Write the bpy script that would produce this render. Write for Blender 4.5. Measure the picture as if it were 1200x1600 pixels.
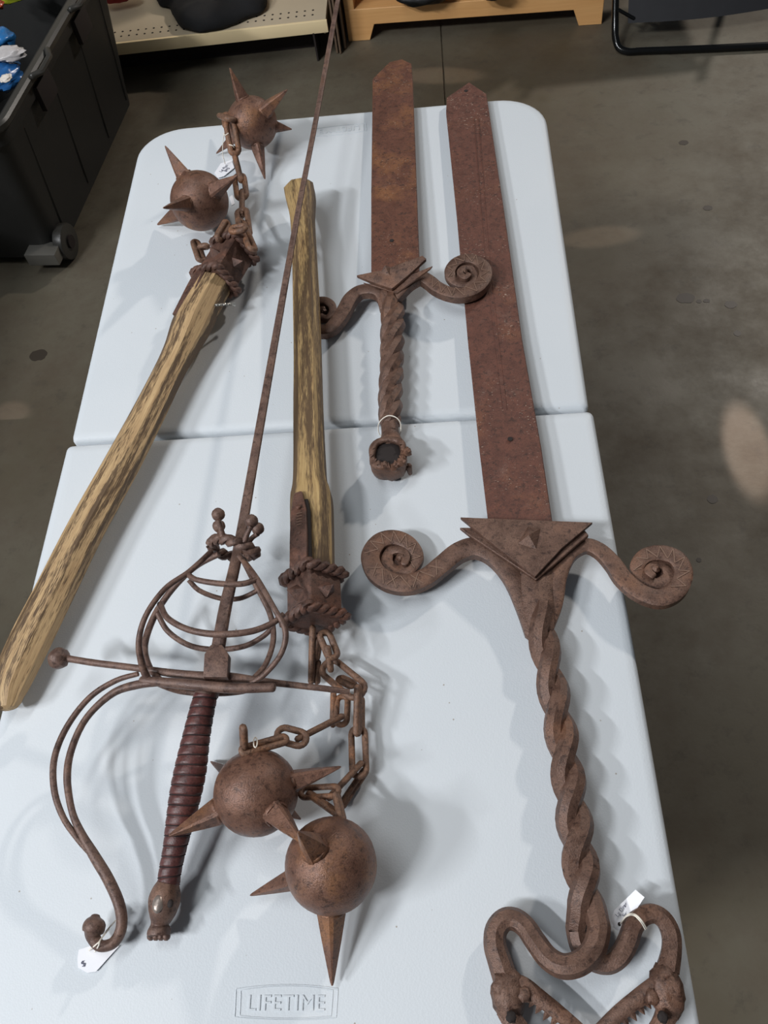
import bpy, bmesh, math, random
import numpy as np
from mathutils import Vector, Matrix, noise
random.seed(7)
S = bpy.context.scene
for o in list(bpy.data.objects): bpy.data.objects.remove(o)
PI = math.pi
# ---------------------------------------------------------------- camera, world, lamps, exposure
FPX = 1300.0
def rmat(a, b, c):
    return np.array(Matrix.Rotation(c, 3, 'Z') @ Matrix.Rotation(b, 3, 'Y') @ Matrix.Rotation(a, 3, 'X'))
RC = rmat(.56563, .10874, .00493)
CP = np.array([.19235, -.73577, .91758])
cd = bpy.data.cameras.new('camera'); cam = bpy.data.objects.new('camera', cd); S.collection.objects.link(cam)
cam.matrix_world = Matrix.Translation(Vector(CP)) @ Matrix(RC.tolist()).to_4x4()
cd.sensor_fit = 'VERTICAL'; cd.sensor_height = 24; cd.lens = FPX / 1600 * 24; cd.clip_start = .02
S.camera = cam
S.view_settings.view_transform = 'Standard'; S.view_settings.look = 'None'
S.view_settings.gamma = 1; S.view_settings.use_curve_mapping = False; S.view_settings.exposure = -0.26
w = bpy.data.worlds.new('hall'); S.world = w; w.use_nodes = True
w.node_tree.nodes['Background'].inputs[0].default_value = (.80, .90, 1.0, 1)
w.node_tree.nodes['Background'].inputs[1].default_value = .10
def area(name, loc, tgt, size, power, col, sy=None):
    l = bpy.data.lights.new(name, 'AREA'); l.shape = 'RECTANGLE'; l.size = size; l.size_y = sy or size
    l.energy = power; l.color = col
    o = bpy.data.objects.new(name, l); S.collection.objects.link(o); o.location = loc
    o.rotation_euler = (Vector(tgt) - Vector(loc)).to_track_quat('-Z', 'Y').to_euler(); return o
area('hall_lamp', (3.9, 5.0, 3.7), (0, 0, 0), .3, 200, (1, .92, .84))
area('tube_lamp', (-5.2, -2.7, 4.3), (-4.2, -2.0, 0), 1.6, 330, (.95, .97, 1), .22)
area('tube_lamp', (-2.9, -2.7, 4.3), (-2.3, -2.0, 0), 1.2, 215, (.95, .97, 1), .22)
area('hall_lamp', (-1.4, .2, 4.2), (-1.0, 0, 0), 2.6, 62, (.95, .98, 1), .5)
def spot(name, loc, tgt, ang, power, col):
    l = bpy.data.lights.new(name, 'SPOT'); l.energy = power; l.color = col; l.spot_size = math.radians(ang); l.spot_blend = .6; l.shadow_soft_size = .01
    o = bpy.data.objects.new(name, l); S.collection.objects.link(o); o.location = loc
    o.rotation_euler = (Vector(tgt) - Vector(loc)).to_track_quat('-Z', 'Y').to_euler()
FZ = -.74
# ---------------------------------------------------------------- measuring helpers
def P(x, y, z=0.0):                       # photograph pixel -> point on the level plane z
    d = RC @ np.array([(x - 600) / FPX, -(y - 800) / FPX, -1.0]); t = (z - CP[2]) / d[2]
    return Vector(CP + t * d)
def PY(x, y, Y):                          # photograph pixel -> point on the upright plane Y
    d = RC @ np.array([(x - 600) / FPX, -(y - 800) / FPX, -1.0]); t = (Y - CP[1]) / d[1]
    return Vector(CP + t * d)
def mpp(p):                               # metres per pixel at a point
    return float(-(RC.T @ (np.array(p) - CP))[2] / FPX)
def crop(ox, oy, s): return lambda l: [(ox + q[0] / s, oy + q[1] / s) + tuple(q[2:]) for q in l]
def cat(pts, n=6, closed=False):          # Catmull-Rom through tuples of any length
    A = [np.array(p, float) for p in pts]; m = len(A); out = []
    rng = range(m if closed else m - 1)
    for i in rng:
        if closed: a, b, c, d = A[(i - 1) % m], A[i], A[(i + 1) % m], A[(i + 2) % m]
        else: a, b, c, d = A[max(i - 1, 0)], A[i], A[i + 1], A[min(i + 2, m - 1)]
        for k in range(n):
            t = k / n
            out.append(.5 * ((2 * b) + (c - a) * t + (2 * a - 5 * b + 4 * c - d) * t * t + (3 * b - a - 3 * c + d) * t ** 3))
    if not closed: out.append(A[-1])
    return out
def path(px, n=6, closed=False):          # (x,y,z,width_px) -> points, radii in metres
    q = cat(px, n, closed); pts = [P(a[0], a[1], a[2]) for a in q]
    return pts, [a[3] * .5 * mpp(p) for a, p in zip(q, pts)]
# ---------------------------------------------------------------- mesh builder
def ring(n, off=0): return [(math.cos(2 * PI * (i + off) / n), math.sin(2 * PI * (i + off) / n)) for i in range(n)]
def rrect(w_, h_, c=.3):                  # chamfered rectangle, half sizes w_, h_
    cx, cy = c * min(w_, h_), c * min(w_, h_)
    return [(w_, -h_ + cy), (w_, h_ - cy), (w_ - cx, h_), (-w_ + cx, h_), (-w_, h_ - cy), (-w_, -h_ + cy), (-w_ + cx, -h_), (w_ - cx, -h_)]
DIA = rrect(1, 1, .3)
def rot2(pr, a): c, s = math.cos(a), math.sin(a); return [(x * c - y * s, x * s + y * c) for x, y in pr]
class MB:
    def __init__(s): s.v = []; s.f = []; s.uv = []; s.mi = []; s.m = 0
    def add(s, V, F, UV=None):
        b = len(s.v); s.v += [tuple(x) for x in V]
        for i, f in enumerate(F):
            s.f.append([b + k for k in f]); s.uv.append(UV[i] if UV else [(V[k][0], V[k][1]) for k in f]); s.mi.append(s.m)
        return s
    def sweep(s, pts, rad, prof=None, up=None, closed=False, caps=True, twist=0.0, asp=None, dome=False):
        pts = [Vector(p) for p in pts]; n = len(pts); prof = prof or ring(10); m = len(prof)
        if not hasattr(rad, '__len__'): rad = [rad] * n
        if dome and not closed:           # soft ends
            t0 = (pts[0] - pts[1]).normalized(); t1 = (pts[-1] - pts[-2]).normalized(); r0, r1 = rad[0], rad[-1]
            pts = [pts[0] + t0 * r0 * .55, pts[0] + t0 * r0 * .4] + pts + [pts[-1] + t1 * r1 * .4, pts[-1] + t1 * r1 * .55]
            rad = [r0 * .35, r0 * .75] + list(rad) + [r1 * .75, r1 * .35]; n = len(pts)
            if asp: asp = [asp[0]] * 2 + list(asp) + [asp[-1]] * 2
        T = []
        for i in range(n):
            a = pts[(i - 1) % n] if closed or i > 0 else pts[i]; b = pts[(i + 1) % n] if closed or i < n - 1 else pts[i]
            t = b - a; T.append(t.normalized() if t.length > 1e-9 else Vector((0, 0, 1)))
        V = []; cur = None; L = [0]
        for i in range(1, n + 1): L.append(L[-1] + (pts[i % n] - pts[i - 1]).length)
        for i in range(n):
            if up is not None:
                u0 = up[i] if isinstance(up, list) else Vector(up)
                sd = T[i].cross(u0); sd = sd.normalized() if sd.length > 1e-6 else Vector((1, 0, 0)); u = sd.cross(T[i])
            else:
                if cur is None: cur = T[i].orthogonal().normalized()
                cur = (cur - T[i] * cur.dot(T[i])).normalized(); sd = cur; u = T[i].cross(sd) * -1; u = sd.cross(T[i])
            a = twist * i / max(n - 1, 1); ca, sa = math.cos(a), math.sin(a); h = asp[i] if asp else 1
            for (x, y) in prof:
                X = (x * ca - y * sa) * rad[i]; Y = (x * sa + y * ca) * rad[i] * h
                V.append(pts[i] + sd * X + u * Y)
        F = []; UV = []; per = 2 * PI * (sum(rad) / n)
        for i in range(n if closed else n - 1):
            j = (i + 1) % n
            for k in range(m):
                l = (k + 1) % m
                F.append([i * m + k, i * m + l, j * m + l, j * m + k])
                u0, u1 = per * k / m, per * (k + 1) / m
                UV.append([(u0, L[i]), (u1, L[i]), (u1, L[i + 1]), (u0, L[i + 1])])
        if caps and not closed:
            F.append(list(range(m))[::-1]); UV.append([(p[0] * rad[0], p[1] * rad[0]) for p in prof][::-1])
            F.append([(n - 1) * m + k for k in range(m)]); UV.append([(p[0] * rad[-1], p[1] * rad[-1]) for p in prof])
        # outward orientation: side x up handedness makes faces inward for these winding; flip
        F = [f[::-1] for f in F]; UV = [q[::-1] for q in UV]
        return s.add(V, F, UV)
    def sphere(s, c, r, nu=32, nv=20, ax=(1, 1, 1), jit=0):
        V = []; F = []
        for j in range(nv + 1):
            th = PI * j / nv
            for i in range(nu):
                p = Vector((math.sin(th) * math.cos(2 * PI * i / nu), math.sin(th) * math.sin(2 * PI * i / nu), math.cos(th)))
                k = 1 + jit * noise.noise(p * 2.3 + Vector(c) * 9)
                V.append(Vector(c) + Vector((p.x * ax[0], p.y * ax[1], p.z * ax[2])) * r * k)
        for j in range(nv):
            for i in range(nu):
                l = (i + 1) % nu
                if j == 0: F.append([i, nu + i, nu + l])
                elif j == nv - 1: F.append([j * nu + i, (j + 1) * nu + i, j * nu + l])
                else: F.append([j * nu + i, (j + 1) * nu + i, (j + 1) * nu + l, j * nu + l])
        return s.add(V, F)
    def box(s, c, h, M=None):
        V = [Vector((x * h[0], y * h[1], z * h[2])) for x in (-1, 1) for y in (-1, 1) for z in (-1, 1)]
        V = [(M @ v if M else v) + Vector(c) for v in V]
        return s.add(V, [[0, 1, 3, 2], [4, 6, 7, 5], [0, 4, 5, 1], [2, 3, 7, 6], [0, 2, 6, 4], [1, 5, 7, 3]])
    def prism(s, poly, t, up=Vector((0, 0, 1))):        # poly: top outline points, extruded down by t
        n = len(poly); V = [Vector(p) for p in poly] + [Vector(p) - up * t for p in poly]
        a = sum((V[i].cross(V[(i + 1) % n]) for i in range(n)), Vector()).dot(up)
        F = [list(range(n)), [n + i for i in range(n)][::-1]] + [[i, n + i, n + (i + 1) % n, (i + 1) % n] for i in range(n)]
        if a < 0: F = [f[::-1] for f in F]
        return s.add(V, F)
    def pyramid(s, base, tip): 
        n = len(base); return s.add([Vector(p) for p in base] + [Vector(tip)], [[i, (i + 1) % n, n] for i in range(n)])
    def build(s, name, mat, parent=None, angle=40, bevel=0, seg=2):
        me = bpy.data.meshes.new(name); org = ORG if parent else Vector((0, 0, 0))
        me.from_pydata([tuple(Vector(v) - org) for v in s.v], [], s.f)
        uv = me.uv_layers.new(name='UVMap'); k = 0
        for u in s.uv:
            for q in u: uv.data[k].uv = (q[0], q[1]); k += 1
        mats = mat if isinstance(mat, list) else [mat]
        for m_ in mats: me.materials.append(m_)
        me.polygons.foreach_set('material_index', s.mi)
        bm = bmesh.new(); bm.from_mesh(me)
        bmesh.ops.remove_doubles(bm, verts=bm.verts, dist=1e-7)
        if bevel:
            es = [e for e in bm.edges if len(e.link_faces) == 2 and e.calc_face_angle(0) > .5]
            bmesh.ops.bevel(bm, geom=es, offset=bevel, segments=seg, affect='EDGES', profile=.6, clamp_overlap=True)
        bmesh.ops.recalc_face_normals(bm, faces=bm.faces)
        bm.to_mesh(me); bm.free()
        me.polygons.foreach_set('use_smooth', [True] * len(me.polygons)); me.set_sharp_from_angle(angle=math.radians(angle))
        o = bpy.data.objects.new(name, me); S.collection.objects.link(o)
        if parent: o.parent = parent
        return o
ORG = Vector((0, 0, 0))
def tag(o, label=None, catg=None, group=None, kind=None):
    if label: o['label'] = label
    if catg: o['category'] = catg
    if group: o['group'] = group
    if kind: o['kind'] = kind
    return o
def thing(name, label, catg, loc, group=None):
    global ORG
    ORG = Vector(loc); o = bpy.data.objects.new(name, None); o.empty_display_size = .05; S.collection.objects.link(o); o.location = loc
    return tag(o, label, catg, group)
# ---------------------------------------------------------------- materials
def mat(name, rough=.6, metal=0.0):
    m = bpy.data.materials.new(name); m.use_nodes = True; nt = m.node_tree; b = nt.nodes['Principled BSDF']
    b.inputs['Roughness'].default_value = rough; b.inputs['Metallic'].default_value = metal
    return m, nt, b
def srgb(c): return tuple(((x / 255) / 12.92 if x / 255 <= .04045 else ((x / 255 + .055) / 1.055) ** 2.4) for x in c) + (1,)
def N(nt, t, **k):
    n = nt.nodes.new(t)
    for a, v in k.items():
        if a[0] == '_': n.inputs[a[1:]].default_value = v
        else: setattr(n, a, v)
    return n
def noise_n(nt, vec, scale, detail=4, rough=.6):
    n = N(nt, 'ShaderNodeTexNoise', _Scale=scale, _Detail=detail, _Roughness=rough); nt.links.new(vec, n.inputs['Vector']); return n
def ramp(nt, fac, stops):
    r = N(nt, 'ShaderNodeValToRGB'); e = r.color_ramp.elements
    e[0].position, e[0].color = stops[0]; e[1].position, e[1].color = stops[-1]
    for p_, c in stops[1:-1]: q = e.new(p_); q.color = c
    nt.links.new(fac, r.inputs[0]); return r
def mix(nt, fac, a, b):
    m = N(nt, 'ShaderNodeMix', data_type='RGBA')
    for sock, v in ((m.inputs[0], fac), (m.inputs[6], a), (m.inputs[7], b)):
        if isinstance(v, (tuple, float, int)): sock.default_value = v
        else: nt.links.new(v, sock)
    return m.outputs[2]
def bump(nt, b, h, strength, dist=.001):
    n = N(nt, 'ShaderNodeBump', _Strength=strength, _Distance=dist); nt.links.new(h, n.inputs['Height']); nt.links.new(n.outputs[0], b.inputs['Normal'])
BW = ((0, 0, 0, 1), (1, 1, 1, 1))
def rust(name, dark, mid, orange, amt=.5, rough=.62, metal=.25, scr=0, bs=.5, sc=1, grey=.5):
    m, nt, b = mat(name, rough, metal * .3); tc = N(nt, 'ShaderNodeTexCoord').outputs['Object']
    b.inputs['Specular IOR Level'].default_value = .45
    n1 = noise_n(nt, tc, 55 * sc, 6, .72); n2 = noise_n(nt, tc, 14 * sc, 5, .65); n3 = noise_n(nt, tc, 620, 3, .65); n4 = noise_n(nt, tc, 150 * sc, 5, .7); n5 = noise_n(nt, tc, 26 * sc, 6, .75)
    c1 = mix(nt, ramp(nt, n1.outputs[0], [(.38, BW[0]), (.62, BW[1])]).outputs[0], srgb(dark), srgb(mid))
    c2 = mix(nt, ramp(nt, n2.outputs[0], [(.60 - amt * .18, BW[0]), (.76 - amt * .16, (.75,) * 3 + (1,))]).outputs[0], c1, srgb(orange))
    c2 = mix(nt, ramp(nt, n5.outputs[0], [(.56, BW[0]), (.72, (grey,) * 3 + (1,))]).outputs[0], c2, srgb((138, 116, 104)))
    c2 = mix(nt, ramp(nt, n4.outputs[0], [(.34, (.75,) * 3 + (1,)), (.47, BW[0])]).outputs[0], c2, srgb((52, 36, 31)))
    c3 = mix(nt, ramp(nt, n3.outputs[0], [(.34, (.45,) * 3 + (1,)), (.5, BW[0])]).outputs[0], c2, srgb((44, 31, 27)))
    if scr:
        mp = N(nt, 'ShaderNodeMapping', _Scale=(220, 520, 220)); nt.links.new(tc, mp.inputs[0])
        mp.inputs['Rotation'].default_value = (0, 0, .8)
        vo = N(nt, 'ShaderNodeTexNoise', _Scale=1, _Detail=2); nt.links.new(mp.outputs[0], vo.inputs['Vector'])
        cl = noise_n(nt, tc, 7, 2)
        k = ramp(nt, vo.outputs[0], [(.69 - .02 * scr, BW[0]), (.71 - .02 * scr, BW[1])])
        k2 = N(nt, 'ShaderNodeMath', operation='MULTIPLY'); nt.links.new(k.outputs[0], k2.inputs[0])
        r2 = ramp(nt, cl.outputs[0], [(.46, BW[0]), (.58, BW[1])]); nt.links.new(r2.outputs[0], k2.inputs[1])
        c3 = mix(nt, k2.outputs[0], c3, srgb((166, 146, 130)))
    nt.links.new(c3, b.inputs['Base Color'])
    r = ramp(nt, n1.outputs[0], [(.3, (rough - .12,) * 3 + (1,)), (.7, (min(rough + .15, 1),) * 3 + (1,))]); nt.links.new(r.outputs[0], b.inputs['Roughness'])
    bump(nt, b, mix(nt, .5, n3.outputs[0], n4.outputs[0]), bs, .0022); return m
def flat(name, c, rough=.6, metal=0, bs=0, bsc=300, var=.0, vs=20):
    m, nt, b = mat(name, rough, metal); tc = N(nt, 'ShaderNodeTexCoord').outputs['Object']
    n = noise_n(nt, tc, vs, 4)
    k = 1 - var; nt.links.new(mix(nt, n.outputs[0], tuple(x * k for x in srgb(c)[:3]) + (1,), tuple(min(1, x * (1 + var)) for x in srgb(c)[:3]) + (1,)), b.inputs['Base Color'])
    if bs: bump(nt, b, noise_n(nt, tc, bsc, 2).outputs[0], bs, .001)
    return m
M_blade = rust('rusted_blade_steel', (90, 56, 46), (106, 66, 53), (116, 74, 54), .3, .6, 0, 1, .2, 1, .2)
M_blade2 = rust('orange_rusted_blade_steel', (90, 56, 43), (106, 66, 50), (136, 90, 56), .6, .6, 0, .2, .2, 1, .1)
M_hilt = rust('forged_brown_iron', (94, 70, 59), (120, 92, 78), (130, 92, 70), .3, .46, .9, 0, .5, 1, .25)
M_ball = rust('rusted_ball_iron', (106, 76, 63), (128, 93, 76), (150, 104, 68), .5, .42, .9, 0, .45, 1, .4)
M_chain = rust('rusted_chain_iron', (106, 80, 66), (140, 106, 84), (164, 112, 76), .5, .5, .5, 0, .5, 2, .4)
M_capi = rust('dark_cap_iron', (82, 60, 52), (108, 78, 66), (128, 84, 64), .3, .5, .5, 0, .5, 1, .4)
M_rap = rust('rapier_iron', (94, 72, 64), (124, 98, 86), (132, 98, 78), .3, .48, .6, 0, .4, 1, .4)
M_dark = flat('dark_iron_recess_shade', (34, 26, 24), .8)  # dark hub and bracket tone; also paints the shade inside holes and slots
M_mark = flat('bright_scratch', (132, 106, 90), .6, .2)
M_stone = flat('grey_inset_metal', (150, 138, 130), .35, .5, .3, 400, .2, 80)
M_leather = rust('oxblood_leather', (76, 44, 42), (98, 56, 52), (112, 64, 54), .3, .40, 0, 0, .25, 2, 0)
M_cord = flat('black_cord', (38, 24, 24), .7)
M_string = flat('white_string', (235, 228, 215), .8)
M_paper = flat('paper_tag', (246, 246, 250), .8)
M_ink = flat('pen_ink', (90, 92, 110), .7)
M_screw = flat('zinc_screw', (190, 188, 182), .3, .8)
def plastic():
    m, nt, b = mat('white_moulded_plastic', .55); tc = N(nt, 'ShaderNodeTexCoord').outputs['Object']
    n = noise_n(nt, tc, 5, 3); c = mix(nt, n.outputs[0], srgb((203, 209, 214)), srgb((211, 216, 220)))
    v = N(nt, 'ShaderNodeTexVoronoi', _Scale=42); nt.links.new(tc, v.inputs['Vector'])
    ns = noise_n(nt, tc, 30, 1)
    r = ramp(nt, v.outputs[0], [(.028, BW[1]), (.05, BW[0])]); r2 = ramp(nt, ns.outputs[0], [(.52, BW[0]), (.56, BW[1])])
    k = N(nt, 'ShaderNodeMath', operation='MULTIPLY'); nt.links.new(r.outputs[0], k.inputs[0]); nt.links.new(r2.outputs[0], k.inputs[1])
    k3 = N(nt, 'ShaderNodeMath', operation='MULTIPLY', _1=None) if False else k
    nt.links.new(mix(nt, k3.outputs[0], c, srgb((160, 152, 142))), b.inputs['Base Color'])
    v2 = N(nt, 'ShaderNodeTexVoronoi', _Scale=500); nt.links.new(tc, v2.inputs['Vector']); bump(nt, b, v2.outputs[0], .18, .0006); return m
M_plastic = plastic()
def wood(name, t0, t1, la, lb):
    m, nt, b = mat(name, .62); uv = N(nt, 'ShaderNodeTexCoord').outputs['UV']
    def st(sx, sy, det=5, off=0):
        mp = N(nt, 'ShaderNodeMapping', _Scale=(sx, sy, 1), _Location=(off, off * .7, 0)); nt.links.new(uv, mp.inputs[0]); return noise_n(nt, mp.outputs[0], 1, det, .6)
    g = st(420, 14, 6); p = st(60, 3.4, 3, 5); q = st(900, 60, 5, 2)
    c = mix(nt, ramp(nt, g.outputs[0], [(.3, BW[0]), (.7, BW[1])]).outputs[0], la, lb)
    s_ = N(nt, 'ShaderNodeMath', operation='ADD'); nt.links.new(p.outputs[0], s_.inputs[0])
    h_ = N(nt, 'ShaderNodeMath', operation='MULTIPLY'); nt.links.new(q.outputs[0], h_.inputs[0]); h_.inputs[1].default_value = .55; nt.links.new(h_.outputs[0], s_.inputs[1])
    c = mix(nt, ramp(nt, s_.outputs[0], [(t0, BW[0]), (t1, (.9,) * 3 + (1,))]).outputs[0], c, srgb((74, 54, 36)))
    nt.links.new(c, b.inputs['Base Color']); bump(nt, b, mix(nt, .5, g.outputs[0], s_.outputs[0]), .5, .0012); return m
M_wood = wood('pale_ash_wood', .73, .82, srgb((160, 128, 90)), srgb((200, 170, 126)))
M_wood2 = wood('dark_weathered_ash_wood', .66, .80, srgb((150, 120, 78)), srgb((186, 158, 108)))
def concrete():
    m, nt, b = mat('stained_concrete', .55); tc = N(nt, 'ShaderNodeTexCoord').outputs['Object']
    a = noise_n(nt, tc, 1.3, 5, .6); f = noise_n(nt, tc, 24, 6, .7); g = noise_n(nt, tc, 5, 6, .7)
    c = mix(nt, ramp(nt, a.outputs[0], [(.35, BW[0]), (.65, BW[1])]).outputs[0], srgb((84, 75, 59)), srgb((106, 101, 88)))
    c = mix(nt, ramp(nt, g.outputs[0], [(.42, BW[0]), (.75, (.6,) * 3 + (1,))]).outputs[0], c, srgb((78, 64, 50)))
    c = mix(nt, ramp(nt, f.outputs[0], [(.3, (.5,) * 3 + (1,)), (.45, BW[0])]).outputs[0], c, srgb((70, 64, 55)))
    nt.links.new(c, b.inputs['Base Color']); bump(nt, b, f.outputs[0], .25, .002)
    r = ramp(nt, g.outputs[0], [(.3, (.42,) * 3 + (1,)), (.7, (.7,) * 3 + (1,))]); nt.links.new(r.outputs[0], b.inputs['Roughness']); return m
M_conc = concrete()
# narrow spot lamps added to throw small bright patches on the floor
for (x, y, a, p, src) in ((938, 370, .75, 1300, (6, 1.5, 1.5)), (1168, 702, .3, 5200, (1.1, 7, 2.0)), (690, 118, .9, 2400, (6.5, .9, 1.6)), (14, 715, .8, 1200, (-2.4, 6.5, 2.2)), (18, 645, .8, 450, (-4.5, 1.6, 3.0)), (212, 208, 1.3, 500, (-.6, 6, 3.5))):
    spot('added_patch_spot', src, P(x, y, FZ), a, p, (1, .80, .70))
# ---------------------------------------------------------------- floor
mb = MB(); JX = P(690, 60, FZ).x
for x0, x1 in ((-6, JX - .003), (JX + .003, 6)): mb.box(((x0 + x1) / 2, 1, FZ - .05), ((x1 - x0) / 2, 6, .05))
mb.box((JX, 1, FZ - .055), (.003, 6, .05))
tag(mb.build('floor', M_conc), kind='structure')
M_stain = flat('oil_stain', (60, 52, 44), .5)
for (x, y, r, dx) in ((1071, 466, 11, 1.3), (1092, 471, 4, 1), (1104, 470, 4, 1.3), (1142, 476, 8, 1.2), (1152, 521, 6, .9), (1068, 223, 6, 1.2), (1106, 325, 6, 1.2), (60, 555, 12, 1.2), (1113, 780, 8, 1), (1092, 875, 4, 1)):
    c = P(x, y, FZ); r *= mpp(c); n = 18
    pl = [(c.x + math.cos(2 * PI * i / n) * r * dx * (1 + .25 * noise.noise((i * .9, x, y))), c.y + math.sin(2 * PI * i / n) * r * (1 + .25 * noise.noise((x, i * .9, 2))), FZ + .0007) for i in range(n)]
    o = MB().prism(pl, .0006).build('floor_stain', M_stain); tag(o, kind='structure')
# ---------------------------------------------------------------- folding table
T0 = thing('folding_table', 'white plastic folding table with rounded corners and a centre seam carrying the iron weapons', 'table', (0, 0, FZ))
TT = .044
def half(cn, rad):                        # outline with rounded far/near corners; cn = 4 corners, rad per corner
    out = []
    for i in range(4):
        p, a, b = cn[i], cn[i - 1], cn[(i + 1) % 4]; r = rad[i]
        da = (a - p).normalized(); db = (b - p).normalized(); n = 10
        for k in range(n + 1):
            t = k / n; A = p + da * r; B = p + db * r
            out.append(A * (1 - t) ** 2 + p * 2 * t * (1 - t) * 1.0 + B * t * t) if False else None
            # circular blend
            cc = p + (da + db) * r; th = t * PI / 2
            out.append(cc - db * r * math.cos(th) - da * r * math.sin(th))
    return [q for q in out if q is not None]
FL, FR = P(109, 689), P(921, 636); NL, NR = P(103, 693), P(927, 638)
BL, BR = P(222, 203), P(849, 147)
QR = P(1094, 1590); dR = (QR - NR).normalized(); QL = P(44, 930); dL = (QL - NL).normalized()
ER = NR + dR * .81; EL = NL + dL * .81
def slab(cn, rad, name):
    ol = half(cn, rad); n = len(ol); c = sum(ol, Vector()) / n; V = []; F = []
    prof = [(0.014, 0), (.006, -.0012), (.0018, -.004), (0, -.009), (0, -TT * .8), (.004, -TT)]
    for (ins, z) in prof:
        for q in ol:
            d = Vector((c.x - q.x, c.y - q.y, 0)); dx = math.copysign(min(abs(d.x), 1e9), d.x)
            sx = 1 - ins / .381; sy = 1 - ins / .378
            V.append(Vector((c.x + (q.x - c.x) * sx, c.y + (q.y - c.y) * sy, z)))
    m = len(prof)
    for j in range(m - 1):
        for i in range(n): F.append([j * n + i, j * n + (i + 1) % n, (j + 1) * n + (i + 1) % n, (j + 1) * n + i])
    F.append(list(range(n))); F.append([(m - 1) * n + i for i in range(n)])
    return MB().add(V, F).build(name, M_plastic, T0, 60)
off = Vector((0, .0012, 0))
slab([FL + off, FR + off, BR, BL], (.008, .008, .085, .085), 'tabletop_panel')
slab([EL, ER, NR - off, NL - off], (.085, .085, .008, .008), 'tabletop_panel')
# steel rails and folding legs underneath
M_leg = flat('grey_powder_coated_steel', (96, 98, 100), .45, .5)
for sx in (-1, 1): MB().box((sx * .30, 0, -TT - .013), (.012, .66, .0125)).build('frame_rail', M_leg, T0, bevel=.002)
for sy in (-1, 1):
    y = sy * .62; k = [(-.31, y, -TT - .03), (-.31, y, -.45), (-.33, y + sy * .02, FZ + .045), (-.25, y + sy * .02, FZ + .014), (.25, y + sy * .02, FZ + .014), (.33, y + sy * .02, FZ + .045), (.31, y, -.45), (.31, y, -TT - .03)]
    MB().sweep([Vector(q) for q in cat(k, 5)], .013).build('leg', M_leg, T0)
    MB().sweep([(-.30, y, -TT - .03), (.30, y, -TT - .03)], .012).build('cross_tube', M_leg, T0)
    MB().sweep([(0, y, -.30), (0, y - sy * .3, -TT - .03)], .008).build('brace', M_leg, T0)
    MB().sweep([(-.31, y, -.30), (.31, y, -.30)], .008).build('cross_tube', M_leg, T0)
# raised marks at both ends
NB = T0.copy(); S.collection.objects.link(NB); NB.location = (-1.72, .1, FZ); tag(NB, 'added unseen white folding table left of the main one, shading the floor')  # table copy added out of view to shade the floor at left
for ch in list(T0.children): c = ch.copy(); S.collection.objects.link(c); c.parent = NB
def text_mesh(body, size, depth=.0, space=1.0):
    cu = bpy.data.curves.new('t', 'FONT'); cu.body = body; cu.size = size; cu.extrude = depth; cu.align_x = 'CENTER'; cu.align_y = 'CENTER'; cu.resolution_u = 3; cu.space_character = space; cu.offset = 0
    o = bpy.data.objects.new('t', cu); S.collection.objects.link(o); dg = bpy.context.evaluated_depsgraph_get()
    me = bpy.data.meshes.new_from_object(o.evaluated_get(dg)); V = [v.co.copy() for v in me.vertices]; F = [list(p.vertices) for p in me.polygons]
    bpy.data.objects.remove(o); bpy.data.meshes.remove(me); return V, F
def place(VF, o, xd, yd): 
    zd = xd.cross(yd); return [o + xd * v.x + yd * v.y + zd * v.z for v in VF[0]], VF[1]
for (ctr, a) in ((P(447, 1567), math.atan2(P(520, 1583).y - P(372, 1583).y, P(520, 1583).x - P(372, 1583).x)), (P(531, 203), PI + .01)):
    xd = Vector((math.cos(a), math.sin(a), 0)); yd = Vector((-math.sin(a), math.cos(a), 0)); W_, H_ = .0495, .0125
    mb = MB()
    for k in (1, .9):
        fr = [(-W_ * k, -H_ * (.95 * k)), (0, -H_ * (k * 1.0 + .12)), (W_ * k, -H_ * .95 * k), (W_ * (k + .02), H_ * .95 * k), (0, H_ * (k + .22)), (-W_ * (k + .02), H_ * .95 * k)]
        seg = []
        for i, j in ((0, 2), (2, 3), (3, 5), (5, 0)):
            A, B = fr[i], fr[j]; md = fr[i + 1] if j - i == 2 else None
            for t in np.linspace(0, 1, 10)[:-1]:
                if md: seg.append((A[0] + (B[0] - A[0]) * t, A[1] + (md[1] - A[1]) * (1 - (2 * t - 1) ** 2)))
                else: seg.append((A[0] + (B[0] - A[0]) * t, A[1] + (B[1] - A[1]) * t))
        mb.sweep([ctr + xd * q[0] + yd * q[1] for q in seg], .0006, ring(6), closed=True)
    mb.build('embossed_frame', M_plastic, T0)
    MB().add(*place(text_mesh('LIFETIME', .019, .0009, 1.06), ctr + yd * -.0008, xd, yd)).build('embossed_lettering', M_plastic, T0, 30)
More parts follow.
